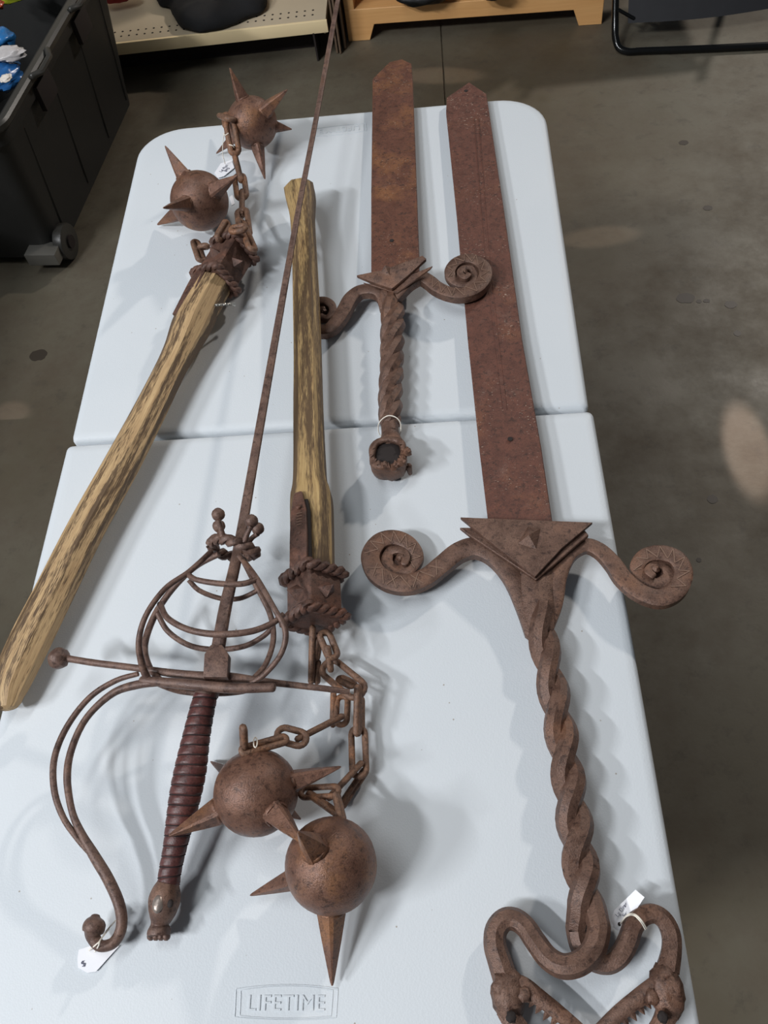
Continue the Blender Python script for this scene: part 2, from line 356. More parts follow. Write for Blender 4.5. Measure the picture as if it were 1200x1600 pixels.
# ---------------------------------------------------------------- rope helper
def rope(mb, pts, a, rs, pitch, n=2, closed=True, up=(0, 0, 1), prof=None, seg=8, ph0=0):
    pts = [Vector(p) for p in pts]; N_ = len(pts); L = [0]
    for i in range(1, N_ + (1 if closed else 0)): L.append(L[-1] + (pts[i % N_] - pts[i - 1]).length)
    tot = L[-1]; turns = max(1, round(tot / pitch)) if closed else tot / pitch; K = int(turns * seg) + 1
    def at(s):
        for i in range(len(L) - 1):
            if s <= L[i + 1] + 1e-9: t = (s - L[i]) / max(L[i + 1] - L[i], 1e-9); A, B = pts[i], pts[(i + 1) % N_]; return A.lerp(B, t), (B - A).normalized()
        return pts[-1], (pts[-1] - pts[-2]).normalized()
    for st in range(n):
        q = []
        for k in range(K - (1 if closed else 0)):
            s = tot * k / (K - 1) if K > 1 else 0; p, t = at(s); sd = t.cross(Vector(up)).normalized(); u = sd.cross(t)
            ph = 2 * PI * (turns * s / tot + st / n) + ph0; q.append(p + (sd * math.cos(ph) + u * math.sin(ph)) * a)
        mb.sweep(q, rs, prof or ring(6), closed=closed)
    return mb
# ================================================================ GREAT SWORD (right)
A0 = P(840, 860, 0); SW = thing('great_sword', 'largest rusty sword, on the right of the white table, with twin beast-head pommel', 'sword', (A0.x, A0.y, 0))
def blade(edge, z0, z1, t, name, m, par):
    # edge: list of px (x,y) clockwise from near left over the tip to near right
    ys = [q[1] for q in edge]; a, b = max(ys), min(ys)
    pl = [P(x, y, z0 + (z1 - z0) * (a - y) / (a - b)) for x, y in edge]
    return MB().prism(pl, t).build(name, m, par, 30, .0012, 1)
blade([(766, 840), (749, 700), (731, 530), (713, 330), (697, 175), (698, 152), (733, 128), (760, 146), (764, 172), (788, 330), (816, 530), (846, 700), (867, 840)], .024, .016, .007, 'blade', M_blade, SW)
for (x, y, r) in ((797, 686, 4), (728, 142, 3)):
    c = P(x, y, .0243 if y > 400 else .0163); r *= mpp(c); MB().sweep([c, c + Vector((0, 0, .0006))], r, ring(12)).build('rivet_hole', M_dark, SW)
# faint forged ridge lines along the blade
mb = MB()
for xs in ([(741, 185), (760, 420), (785, 640)], [(748, 185), (767, 420), (792, 640)]):
    mb.sweep([P(x, y, .0168 + .007 * (y - 150) / 700) for x, y in cat(xs, 8)], .0009, ring(5))
mb.build('fuller_line', M_blade, SW)
c8 = crop(540, 780, 2.143)
def guard_arm(px, name, par, m, flatness=.62):
    pts, r = path(px, 7); r = [k * 1.12 for k in r]; return MB().sweep(pts, r, rrect(1, 1, .26), up=(0, 0, 1), asp=[flatness] * len(pts), dome=True).build(name, m, par, 50)
def marks(px, i0, i1, par, lift, n, name='engraving', wob=1):
    q = cat(px, 7); mb = MB(); i0 = int(i0 * (len(q) - 1)); i1 = int(i1 * (len(q) - 1))
    for k in range(n):
        j = i0 + (i1 - i0) * k / n; j2 = i0 + (i1 - i0) * (k + .8) / n
        def pt(j, s):
            a = q[int(j)]; b = q[min(int(j) + 1, len(q) - 1)]; d = Vector((b[0] - a[0], b[1] - a[1])); d.normalize(); f = j - int(j)
            x, y = a[0] + (b[0] - a[0]) * f, a[1] + (b[1] - a[1]) * f; hw = a[3] * .5 * .68
            c = P(x - d.y * hw * s, y + d.x * hw * s, a[2]); return c + Vector((0, 0, lift(a, c)))
        mb.sweep([pt(j, -1), pt(j2, 1)], .0007, ring(4)); 
        if wob and k % 2 == 0: mb.sweep([pt(j2, -1), pt(j, 1)], .0007, ring(4))
        if not wob: mb.sweep([pt(j2, 1), pt(j + (i1 - i0) / n, -1)], .0006, ring(4))
    return mb.build(name, M_mark, par)
L_arm = [(632, 452, .022, 26), (600, 360, .024, 26), (560, 265, .026, 28), (505, 195, .026, 30), (440, 165, .025, 29), (380, 180, .024, 28), (325, 222, .023, 27), (275, 262, .022, 27), (215, 286, .022, 28), (150, 280, .022, 27), (100, 245, .022, 26), (84, 195, .022, 26), (112, 148, .022, 25), (160, 133, .022, 23), (210, 150, .021, 21), (238, 195, .019, 20), (212, 236, .017, 20), (168, 246, .016, 19), (138, 215, .017, 18), (150, 178, .019, 15), (185, 172, .023, 11), (203, 195, .025, 11), (196, 218, .026, 10)]
R_arm = [(660, 440, .020, 26), (695, 350, .022, 26), (712, 260, .024, 24), (745, 190, .026, 22), (800, 158, .026, 21), (850, 175, .026, 22), (895, 220, .026, 24), (930, 270, .026, 25), (985, 315, .026, 25), (1050, 335, .026, 26), (1105, 310, .026, 26), (1130, 255, .026, 25), (1108, 205, .026, 25), (1055, 185, .026, 24), (1000, 195, .026, 21), (974, 234, .023, 19), (1000, 272, .021, 18), (1045, 286, .020, 17), (1080, 262, .021, 16), (1068, 230, .023, 11), (1035, 222, .025, 11), (1012, 240, .027, 11), (1030, 258, .028, 10)]
L_arm = c8(L_arm); R_arm = c8(R_arm)
guard_arm(L_arm, 'guard_arm', SW, M_hilt); guard_arm(R_arm, 'guard_arm', SW, M_hilt)
for par_, (x, y, z, w_) in ((SW, (540 + 185 / 2.143, 780 + 200 / 2.143, .020, 21)), (SW, (540 + 1035 / 2.143, 780 + 240 / 2.143, .022, 20))):
    c = P(x, y, z); MB().sweep([c - Vector((0, 0, .012)), c - Vector((0, 0, .004))], w_ * mpp(c), ring(24)).build('scroll_back', M_capi, par_, 30)
    MB().sphere(c + Vector((0, 0, .004)), 6.5 * mpp(c), 14, 10, jit=.4).build('scroll_knob', M_hilt, par_, 50)
lift = lambda a, c: a[3] * .5 * mpp(c) * 1.12 * .62 + .0003
marks(L_arm, .28, .48, SW, lift, 7); marks(L_arm, .50, .72, SW, lift, 7, wob=0); marks(R_arm, .45, .70, SW, lift, 8, wob=0)
# triangular guard plates with a pyramid stud
MB().prism([P(x, y, .040) for x, y in ((718, 824), (733, 836), (838, 906), (905, 848), (920, 836), (912, 826))], .006).build('lower_guard_plate', M_hilt, SW, 30, .0008, 1)
MB().prism([P(x, y, .047) for x, y in ((719, 808), (926, 816), (878, 856), (836, 901), (780, 858))], .006).build('guard_plate', M_hilt, SW, 30, .0009, 2)
MB().pyramid([P(x, y, .0465) for x, y in ((808, 850), (825, 822), (846, 825), (839, 859))], P(826, 836, .056)).build('stud', M_hilt, SW, 20)
# grip: two strands helically wrapped, then parting into the pommel loops
def helix(center, n_end, pitch_px, a_px, phase_end, z_c, steps=14):
    q = cat(center, 10); pts = [P(x, y, z) for x, y, z, w in q]; L = [0]
    for i in range(1, len(pts)): L.append(L[-1] + math.hypot(q[i][0] - q[i - 1][0], q[i][1] - q[i - 1][1]))
    out = []
    tot = L[-1]; K = int(tot / pitch_px * steps)
    for k in range(K + 1):
        s = tot * k / K; i = max(j for j in range(len(L) - 1) if L[j] <= s + 1e-6); t = (s - L[i]) / (L[i + 1] - L[i]); t = min(t, 1)
        p = pts[i].lerp(pts[i + 1], t); T = (pts[min(i + 1, len(pts) - 1)] - pts[i]).normalized(); sd = Vector((0, 0, 1)).cross(T) * -1; sd.normalize()
        sd = T.cross(Vector((0, 0, 1))).normalized()
        if sd.x < 0: sd = -sd
        m = mpp(p); wd = q[i][3] + (q[i + 1][3] - q[i][3]) * t
        ph = phase_end - 2 * PI * (tot - s) / pitch_px; a = a_px * m * wd
        out.append((p + (sd * math.cos(ph) + Vector((0, 0, 1)) * math.sin(ph)) * a, wd * m))
    return out
GC = [(840, 950, .024, 44), (846, 985, .024, 45), (861, 1060, .024, 46), (874, 1130, .025, 48), (884, 1190, .026, 50), (894, 1260, .027, 52), (904, 1330, .028, 55), (912, 1385, .028, 54), (917, 1420, .028, 54)]
c2 = crop(740, 1360, 3.333)
A_end = c2([(655, 300, .034, 34), (628, 405, .036, 35), (560, 478, .036, 35), (470, 500, .034, 35), (390, 458, .030, 34), (325, 375, .026, 33), (270, 295, .022, 32), (215, 255, .020, 32), (160, 258, .019, 32), (118, 310, .018, 33), (112, 390, .018, 34), (135, 470, .018, 36), (165, 560, .018, 38)])
B_end = c2([(535, 300, .018, 32), (560, 400, .015, 32), (620, 465, .014, 31), (700, 482, .015, 31), (765, 440, .019, 31), (805, 365, .021, 31), (832, 290, .022, 30), (880, 238, .022, 29), (940, 225, .022, 29), (995, 262, .021, 29), (1028, 335, .020, 30), (1030, 420, .019, 31), (1010, 520, .018, 36)])
for ph, tail, nm in ((0, A_end, 'grip_strand'), (PI, B_end, 'grip_strand')):
    h = helix(GC, 0, 139, .215, ph, 0); pts = [p for p, r in h]; rr = [r * .335 for p, r in h]
    tp, tr = path(tail, 6); pts += tp; rr += tr
    MB().sweep(pts, rr, rrect(1, 1, .62), asp=[.95] * len(pts)).build(nm, M_hilt, SW, 35)
MB().sweep(*path([(832, 862, .022, 84), (833, 893, .023, 66), (836, 925, .024, 54), (842, 958, .024, 46), (847, 985, .024, 38)], 5), rrect(1, 1, .5), up=(0, 0, 1), asp=[.36, .38, .40, .42, .44, .46, .48, .5, .52, .54, .56, .58, .6, .62, .64, .66, .68, .7, .7, .7, .7], dome=True).build('grip_collar', M_hilt, SW, 40)
# beast heads
def jaw(px, par, name, asp=.8):
    pts, r = path(c2(px), 5); return MB().sweep(pts, r, rrect(1, 1, .5), up=(0, 0, 1), asp=[asp] * len(pts), dome=True).build(name, M_hilt, par, 45)
def head(ck, up_, lo, teeth, tdir, eye, brow, noz):
    (x, y), = c2([ck]); c = P(x, y, .019); V = MB().sphere(c, .0185, 26, 18, (.86, 1.25, .78), .16)
    h = V.build('beast_head', M_hilt, SW, 55)
    jaw(up_, h, 'upper_jaw'); jaw(lo, h, 'lower_jaw')
    for k, (x, y) in enumerate(teeth):
        (x0, y0), (x1, y1) = c2([(x, y), (x + tdir[0], y + tdir[1])]); a = P(x0, y0, .020); b = P(x1, y1, .018)
        MB().sweep([a, a.lerp(b, .5), b], [.0042, .0027, .0004], ring(6)).build('tooth', M_hilt, h, 35)
    for (x, y), nm, rr, z in ((eye, 'eye', .0045, .033), (brow, 'brow', .0095, .028), (noz, 'nostril', .006, .028)):
        (x, y), = c2([(x, y)]); MB().sphere(P(x, y, z), rr, 14, 10, (1, 1.1, .6), .35).build(nm, M_hilt if nm != 'eye' else M_dark, h, 50)
    return h
head((180, 640), [(175, 590, .020, 34), (260, 610, .021, 30), (350, 668, .021, 24), (450, 748, .020, 23), (560, 842, .018, 21), (650, 925, .016, 18)], [(170, 720, .018, 34), (215, 800, .018, 32), (300, 890, .017, 26), (400, 975, .016, 20)],
     [(318, 668), (352, 700), (392, 735), (432, 765), (475, 800), (520, 842)], (-30, 46), (195, 765), (150, 600), (262, 648))
head((1005, 630), [(1000, 585, .020, 36), (930, 620, .021, 30), (850, 670, .021, 25), (755, 745, .020, 23), (655, 840, .018, 21), (570, 925, .016, 18)], [(1020, 700, .018, 36), (985, 790, .018, 30), (920, 880, .017, 26), (820, 975, .016, 20)],
     [(895, 675), (862, 705), (820, 738), (780, 768), (735, 805), (690, 845)], (30, 46), (985, 765), (1030, 610), (930, 660))
# ================================================================ SHORT SWORD (middle)
A0 = P(612, 560, 0); SS = thing('short_sword', 'shorter rusty wide-bladed sword with open-mouthed beast pommel, its tip past the far table edge', 'sword', (A0.x, A0.y, 0))
blade([(580, 440), (580, 300), (582, 145), (582, 123), (608, 97), (628, 92), (643, 99), (645, 125), (650, 260), (655, 400), (655, 440)], .028, .016, .007, 'blade', M_blade2, SS)
c = P(612, 376, .0265); MB().sweep([c, c + Vector((0, 0, .0006))], .0035, ring(10)).build('rivet_hole', M_dark, SS)
c4 = crop(480, 380, 3.75)
SL = c4([(462, 390, .02, 18), (450, 330, .024, 19), (420, 292, .026, 20), (365, 282, .026, 19), (305, 292, .024, 19), (255, 335, .022, 20), (222, 395, .020, 20), (188, 450, .018, 20), (140, 505, .016, 19), (85, 520, .013, 18), (35, 490, .011, 17), (15, 430, .011, 16), (35, 370, .011, 15), (90, 345, .013, 14), (140, 365, .014, 12), (150, 405, .013, 10), (120, 440, .012, 9), (80, 430, .012, 9), (75, 395, .013, 8), (100, 385, .015, 7)])
SR = c4([(490, 390, .02, 18), (500, 340, .026, 19), (545, 285, .032, 20), (600, 235, .036, 20), (665, 208, .037, 19), (715, 232, .035, 19), (760, 268, .034, 19), (825, 298, .033, 19), (900, 308, .032, 20), (980, 285, .032, 20), (1035, 230, .032, 19), (1042, 165, .032, 18), (1000, 118, .032, 17), (935, 102, .032, 17), (870, 125, .032, 16), (836, 178, .031, 15), (858, 226, .029, 14), (905, 248, .028, 14), (962, 238, .028, 14), (988, 195, .029, 13), (965, 152, .032, 9), (915, 152, .034, 9), (895, 180, .036, 9), (925, 205, .037, 9), (950, 185, .039, 8)])
for (x, y, z, w_) in ((480 + 922 / 3.75, 380 + 185 / 3.75, .028, 16), (480 + 95 / 3.75, 380 + 410 / 3.75, .010, 13)):
    c = P(x, y, z); MB().sweep([c - Vector((0, 0, .008)), c - Vector((0, 0, .002))], w_ * mpp(c), ring(20)).build('scroll_back', M_capi, SS, 30)
    MB().sphere(c + Vector((0, 0, .004)), 5.5 * mpp(c), 14, 10, jit=.4).build('scroll_knob', M_hilt, SS, 50)
guard_arm(SL, 'guard_arm', SS, M_hilt, .75); guard_arm(SR, 'guard_arm', SS, M_hilt, .75)
marks(SR, .22, .66, SS, lambda a, c: a[3] * .5 * mpp(c) * 1.12 * .75 + .0002, 13, wob=0)
MB().prism([P(x, y, z) for x, y, z in ((567, 441, .038), (612, 450, .040), (640, 430, .052), (676, 415, .062), (672, 420, .06), (620, 458, .040))], .003).build('lower_guard_plate', M_hilt, SS, 30, .0006, 1)
MB().prism([P(x, y, z) for x, y, z in ((557, 430, .044), (600, 421, .053), (660, 399, .068), (666, 404, .068), (640, 428, .056), (612, 451, .046), (580, 440, .044))], .0055).build('guard_plate', M_hilt, SS, 30, .0009, 2)
MB().pyramid([P(x, y, .050) for x, y in ((593, 427), (602, 414), (617, 420), (610, 433))], P(603, 418, .060)).build('stud', M_hilt, SS, 20)
GC2 = [(606, 462, .022, 31), (614, 490, .022, 35), (613, 530, .022, 35), (612, 580, .022, 35), (610, 620, .022, 35), (610, 650, .021, 34), (609, 662, .020, 30)]
for ph in (0, PI * 2 / 3, PI * 4 / 3):
    h = helix(GC2, 0, 76, .21, ph, 0, 16); MB().sweep([p for p, r in h], [r * .33 for p, r in h], rrect(1, 1, .6), dome=True).build('grip_strand', M_hilt, SS, 35)
MB().sweep(*path([(608, 655, .021, 29), (609, 668, .021, 27), (610, 680, .020, 29), (611, 692, .019, 40), (612, 702, .018, 48), (613, 715, .018, 48)], 4), ring(14), up=(0, 0, 1), dome=True, asp=[.9] * 12 + [.8] * 5 + [.7] * 8).build('beast_head', M_hilt, SS, 60)
# open mouth: rim ring, dark throat, teeth, nostrils
cm = P(606, 709, .036)
def sq(t, a, b): c_, s_ = math.cos(t), math.sin(t); k = (abs(c_) ** 3.2 + abs(s_) ** 3.2) ** (-1 / 3.2); return Vector((c_ * k * a, s_ * k * b, 0))
rim = [cm + sq(t + .12, .0205, .0225) + Vector((0, 0, .0015 * math.sin(5 * t))) for t in np.linspace(0, 2 * PI, 29)[:-1]]
hd = MB().sweep(rim, [.0038 + .0016 * abs(math.sin(2.7 * i)) for i in range(28)], ring(8), closed=True).build('jaw_rim', M_hilt, SS, 60)
wl = MB(); lv = [(1.12, .001), (1.2, -.012), (1.1, -.026), (.8, -.034)]; V = []
for k, z in lv: V += [cm + (q - cm) * k + Vector((0, 0, z + .0012 * math.sin(i * 2.3))) for i, q in enumerate(rim)]
m_ = len(rim); wl.add(V, [[j_ * m_ + i, j_ * m_ + (i + 1) % m_, (j_ + 1) * m_ + (i + 1) % m_, (j_ + 1) * m_ + i] for j_ in range(3) for i in range(m_)]).build('jaw_wall', M_hilt, SS, 50)
MB().sphere(cm - Vector((0, 0, .0045)), .0205, 24, 8, (1, 1.08, .2)).build('throat', M_dark, SS)
mb = MB()
for i in range(9):
    t = PI * .9 + PI * 1.25 * i / 8; b = cm + Vector((math.cos(t) * .023, math.sin(t) * .025, .003)); mb.sweep([b, b + (cm - b) * .22 + Vector((0, 0, .005))], [.0028, .0006], ring(6))
mb.build('teeth', M_hilt, SS)
for x, y, r in ((600, 728, .006), (616, 730, .006), (628, 722, .007), (590, 727, .006), (636, 706, .006)): MB().sphere(P(x, y, .038), r, 12, 8, (1, 1, .9), .5).build('snout_bump', M_hilt, SS)
for x0, y0, x1, y1 in ((592, 733, 594, 742), (638, 728, 641, 740)): MB().sweep([P(x0, y0, .02), P(x1, y1, .006)], [.005, .003], ring(8), dome=True).build('fang', M_hilt, SS)
# string loop
lp = [(592, 662, .030), (597, 655, .036), (605, 650, .041), (613, 650, .041), (621, 654, .038), (626, 662, .031), (626, 674, .02), (622, 684, .006), (608, 690, .003), (594, 680, .006), (591, 670, .02)]
tag(MB().sweep([P(*q) for q in cat(lp, 4, True)], .0008, ring(5), closed=True).build('string_loop', M_string), 'loop of white string around the neck of the beast pommel on the middle sword', 'string')
# ================================================================ FLAILS
def rolled(T, a):
    sd = T.cross(Vector((0, 0, 1))).normalized(); u = sd.cross(T); a = math.radians(a)
    return sd * math.cos(a) - u * math.sin(a), u * math.cos(a) + sd * math.sin(a)
def rope_band(ctr, T, hd, rs, par, roll=0):
    sd, u = rolled(T, roll); pts = []
    cs = [sd, u, -sd, -u]
    for i in range(4):
        a, b = cs[i] * hd, cs[(i + 1) % 4] * hd
        for t in (.06, .3, .5, .7, .94): pts.append(ctr + a.lerp(b, t))
    o = rope(MB(), pts, rs * .62, rs * .80, rs * 4.2, 2, True, up=tuple(T)).build('twisted_band', M_capi, par, 60); return o
def cap(par, c0, c1, hd, roll=0, b=.0125):
    T = (c1 - c0).normalized(); sd, u = rolled(T, roll)
    pr = rot2(rrect(.7071, .7071, .12), PI / 4)
    MB().sweep([c0, c1], [hd * 1, hd * 1], pr, up=tuple(u)).build('iron_cap', M_capi, par, 30, .0012, 2)
    L = (c1 - c0).length
    for s in (-1, 1):
        nrm = (sd * s + u).normalized(); al = (sd * s - u).normalized()
        c = c0 + T * L * .5 + nrm * hd * .70
        MB().pyramid([c + T * b * .9, c + al * b, c - T * b * .9, c - al * b] if s > 0 else [c - T * b * .9, c - al * b, c + T * b * .9, c + al * b], c + nrm * .015).build('diamond_stud', M_capi, par, 20)
        c = c0 + T * L * .5 - Vector((0, 0, 0)) + (sd * s - u).normalized() * hd * .70; al = (sd * s + u).normalized()
        MB().pyramid([c + T * b, c + al * b, c - T * b, c - al * b], c + (sd * s - u).normalized() * .012).build('diamond_stud', M_capi, par, 20)
    rope_band(c0 + T * .004, T, hd * 1.12, .0056, par, roll); rope_band(c1 - T * .004, T, hd * 1.12, .0056, par, roll)
def link(par, a, b, wpx, roll, r=3.9, name='chain_link'):
    """a, b: outer end pixels with z; roll 0 = lying flat, 90 = on edge"""
    A, B = P(*a), P(*b); c = (A + B) / 2; m = mpp(c); T = (B - A).normalized(); L = (B - A).length; rr = r * m * (1.2 if par is F1 else 1.12)
    U = Vector((0, 0, 1)); sd = T.cross(U)
    if sd.length < .1: sd = Vector((1, 0, 0))
    sd.normalize(); U = sd.cross(T); ca, sa = math.cos(math.radians(roll)), math.sin(math.radians(roll))
    W = sd * ca + U * sa; hw = wpx * .5 * m - rr; hl = max(L / 2 - rr - hw, .0005)
    pts = [c + T * (hl + hw * math.sin(t)) + W * hw * math.cos(t) for t in np.linspace(0, PI, 9)] + [c - T * (hl + hw * math.sin(t)) - W * hw * math.cos(t) for t in np.linspace(0, PI, 9)]
    return MB().sweep(pts, rr, ring(8), closed=True).build(name, M_chain, par, 60)
def ball(par, cpx, z, rpx, spikes, seed):
    c = P(cpx[0], cpx[1], z); r = rpx * mpp(c)
    b = MB().sphere(c, r, 40, 26, jit=.012).build('spiked_ball', M_ball, par, 60)
    for sp in spikes:
        # (tip x, tip y, tip z, base half width px)
        if len(sp) == 5: tip = P(sp[0], sp[1], sp[2])
        else: tip = P(sp[0], sp[1], sp[2])
        d = (tip - c).normalized(); base = c + d * r * .93; hw = sp[3] * mpp(base); n = 7
        pts = [base.lerp(tip, t) for t in (0, .06, .2, .4, .6, .8, .95, 1)]; rr = [hw * k for k in (1.06, 1, .88, .70, .50, .30, .15, .06)]
        MB().sweep(pts, rr, rot2(rrect(1, 1, .28), sp[4] if len(sp) == 5 else .5)).build('spike', M_ball, b, 35)
        # weld bead
        t = d.orthogonal().normalized(); s2 = d.cross(t)
        MB().sweep([base + d * r * .05 + (t * math.cos(k) + s2 * math.sin(k)) * hw * 1.02 for k in np.linspace(0, 2 * PI, 13)[:-1]], [hw * (.17 + .10 * abs(math.sin(k * 2.3 + seed))) for k in range(12)], ring(6), closed=True).build('weld_bead', M_ball, b, 60)
    return b
def handle(par, px, prof, name='wooden_handle'):
    q = cat(px, 7); pts = [P(a[0], a[1], a[2]) for a in q]; r = [a[3] * .5 * mpp(p) for a, p in zip(q, pts)]; asp = [a[4] for a in q]
    return MB().sweep(pts, r, prof, up=(0, 0, 1), asp=asp, dome=True).build(name, M_wood if par is F1 else M_wood2, par, 32)
# ---- flail at upper left
A0 = P(200, 660, 0); F1 = thing('war_flail', 'flail slanting along the left table edge, its two spiked balls in the far left corner', 'flail', (A0.x, A0.y, 0))
HP = rrect(1, 1, .55)
handle(F1, [(10, 1098, .024, 42, .75), (16, 1070, .025, 56, .75), (45, 1005, .026, 62, .75), (85, 925, .028, 59, .75), (135, 825, .030, 56, .75), (185, 735, .031, 54, .75), (230, 650, .032, 49, .78), (265, 580, .034, 45, .85), (283, 545, .035, 48, .95), (300, 508, .037, 56, 1.0), (317, 475, .040, 52, 1.05), (334, 445, .042, 50, 1.05)], rot2(HP, 0))
c0, c1 = P(335, 443, .044), P(368, 389, .044)
cap(F1, c0, c1, .035, 20, .011)
# flat side strap with two rivets
st = [(314, 424, .064), (301, 448, .062), (290, 470, .059), (279, 492, .055)]
sp_, = [[P(*q) for q in cat(st, 4)]]
MB().sweep(sp_, .0115, rrect(1, .24, .3), up=(-.35, 0, 1)).build('side_strap', M_capi, F1, 30)
for x, y, z in ((301, 448, .066), (288, 474, .062)): MB().sphere(P(x, y, z), .0035, 10, 6, (1, 1, .5)).build('rivet', M_capi, F1)
MB().sweep([P(276, 502, .038), P(290, 503, .042)], .006, rrect(1, .7, .3), up=(0, 0, 1)).build('wooden_notch', M_wood, F1, 30)
# long screw through the handle
a, b = P(328, 477, .052), P(366, 475, .030); d = (b - a)
sc = MB().sweep([a, b], .0014, ring(8)); rope(sc, [a, b], .0018, .0007, .0026, 1, False)
sc.sweep([b - d * .12, b], [.0018, .0044], ring(10)); sc.build('screw', M_screw, F1)
ball(F1, (394, 192), .066, 39, [(359, 106, .155, 9, .3), (449, 140, .135, 10, .9), (456, 202, .05, 7, .2), (414, 280, .012, 8.5, .4), (338, 240, .004, 8, .2), (352, 175, .03, 8, .2)], 1)
ball(F1, (312, 314), .062, 45, [(258, 228, .130, 11, .5), (371, 274, .125, 11, .2), (255, 325, .125, 10, .7), (246, 351, .006, 12, .3), (340, 352, .006, 9, .3)], 2)
c3 = crop(220, 90, 3.81)
def L3(a, b, *k): (a, b) = c3([a, b]); link(F1, a, b, *k)
L3((478, 345, .085), (545, 372, .10), 22, 30, 3.6)
L3((505, 330, .08), (512, 425, .07), 15, 40, 3.6)
L3((525, 355, .095), (565, 590, .055), 22, 12, 3.8)
L3((545, 525, .06), (600, 745, .040), 10, 72, 3.8)
L3((583, 690, .040), (605, 850, .032), 24, 0, 3.8)
L3((603, 785, .036), (602, 955, .034), 9, 85, 3.8)
L3((600, 900, .036), (622, 1075, .05), 25, 0, 3.8)
L3((590, 965, .05), (668, 1150, .072), 20, 40, 3.8)
L3((520, 975, .07), (455, 1090, .075), 18, 60, 3.8)
L3((520, 1030, .09), (640, 1010, .092), 22, 5, 3.8)
L3((320, 1085, .035), (365, 1220, .03), 18, 30, 3.8)
L3((340, 1130, .04), (410, 1120, .045), 15, 60, 3.8)
# ---- flail at the centre
A0 = P(480, 600, 0); F2 = thing('war_flail', 'flail at the table centre, wooden handle pointing away, two spiked balls towards the near edge', 'flail', (A0.x, A0.y, 0))
handle(F2, [(468, 297, .044, 50, .8), (470, 312, .042, 49, .8), (473, 345, .042, 40, .85), (476, 400, .042, 40, .85), (479, 480, .042, 43, .85), (481, 560, .042, 45, .85), (482, 640, .042, 48, .85), (484, 720, .042, 52, .85), (485, 755, .042, 56, .85), (487, 780, .042, 68, .85), (488, 830, .042, 70, .85), (489, 900, .042, 70, .85)], rot2(rrect(1, 1, .7), PI / 4))
c0, c1 = P(490, 897, .046), P(492, 972, .046)
cap(F2, c0, c1, .034)
sp_ = [P(x, y, z) for x, y, z in ((466, 772, .066), (467, 800, .069), (467, 840, .071), (467, 884, .072))]
MB().sweep(sp_, [.006, .0105, .0115, .0115], rrect(1, .22, .3), up=(-.3, 0, 1), dome=True).build('side_strap', M_capi, F2, 30)
MB().sweep([P(x, y, z) for x, y, z in ((478, 782, .065), (480, 800, .066), (482, 882, .069))], [.003, .0045, .0045], rrect(1, 1, .4), up=(0, 0, 1)).build('dark_slot', M_dark, F2)
for x, y in ((466, 792), (467, 832)): MB().sphere(P(x, y, .074), .0032, 10, 6, (1, 1, .5)).build('rivet', M_capi, F2)
mb = MB()
for k in range(5): mb.sweep([P(463, 803 + k * 4.4, .0733), P(472, 801 + k * 4.4, .0735)], .0005, ring(4))
mb.build('engraving', M_mark, F2)
def L7(ox, oy, s): 
    cc = crop(ox, oy, s)
    def f(a, b, *k): (a, b) = cc([a, b]); link(F2, a, b, *k)
    return f
K = L7(470, 960, 8)
K((150, 130, .040), (130, 880, .014), 12, 78, 4.6)
K((270, 190, .045), (430, 580, .040), 27, 20, 4.8)
K((230, 280, .030), (180, 590, .02), 15, 50, 4.4)
K((330, 380, .05), (380, 730, .032), 12, 60, 4.8)
K((215, 560, .016), (200, 880, .010), 12, 60, 4.4)
K((280, 600, .020), (790, 1020, .034), 41, 0, 4.8)
K((450, 790, .014), (690, 900, .022), 20, 30, 4.4)
K((410, 890, .016), (400, 1420, .012), 11, 85, 4.4)
Z = L7(260, 960, 2.667)
Z((800, 288, .040), (795, 512, .026), 16, 62, 4.8)
Z((812, 340, .020), (812, 500, .018), 14, 60, 4.4)
Z((798, 460, .018), (805, 690, .020), 32, 0, 4.6)
Z((820, 612, .026), (668, 775, .040), 11, 72, 4.6)
Z((835, 640, .012), (722, 810, .012), 16, 55, 4.4)
Z((548, 745, .040), (730, 735, .045), 26, 14, 4.4)
Z((585, 740, .040), (740, 850, .052), 15, 45, 4.6)
Z((705, 740, .05), (735, 865, .062), 16, 50, 4.6)
Z((735, 330, .012), (728, 472, .018), 27, 0, 4.4)
Z((742, 420, .030), (535, 525, .058), 11, 75, 4.6)
Z((450, 490, .058), (595, 530, .056), 34, 8, 4.8)
Z((512, 515, .070), (300, 575, .094), 21, 5, 4.8)
Z((325, 565, .086), (320, 462, .118), 18, 40, 5.0)
ball(F2, (400, 1238), .060, 66, [(533, 1198, .070, 14, .2), (264, 1306, .060, 17, .5), (474, 1318, .105, 17, .8), (329, 1190, .004, 12, .3), (470, 1280, .006, 10, .3)], 3)
ball(F2, (517, 1352), .054, 72, [(519, 1540, .010, 18, .2), (391, 1399, .014, 14, .5), (466, 1300, .135, 19, .15), (560, 1300, .003, 14, .3)], 4)
(q0,) = crop(360, 1110, 5)([(195, 250)])
tag(MB().sweep([P(q0[0] + math.cos(t) * 3, q0[1] + math.sin(t) * 8, .092 + .006 * math.sin(t)) for t in np.linspace(0, 2 * PI, 14)[:-1]], .0007, ring(5), closed=True).build('string_loop', M_string), 'tiny white string loop on the chain above the left near spiked ball', 'string')
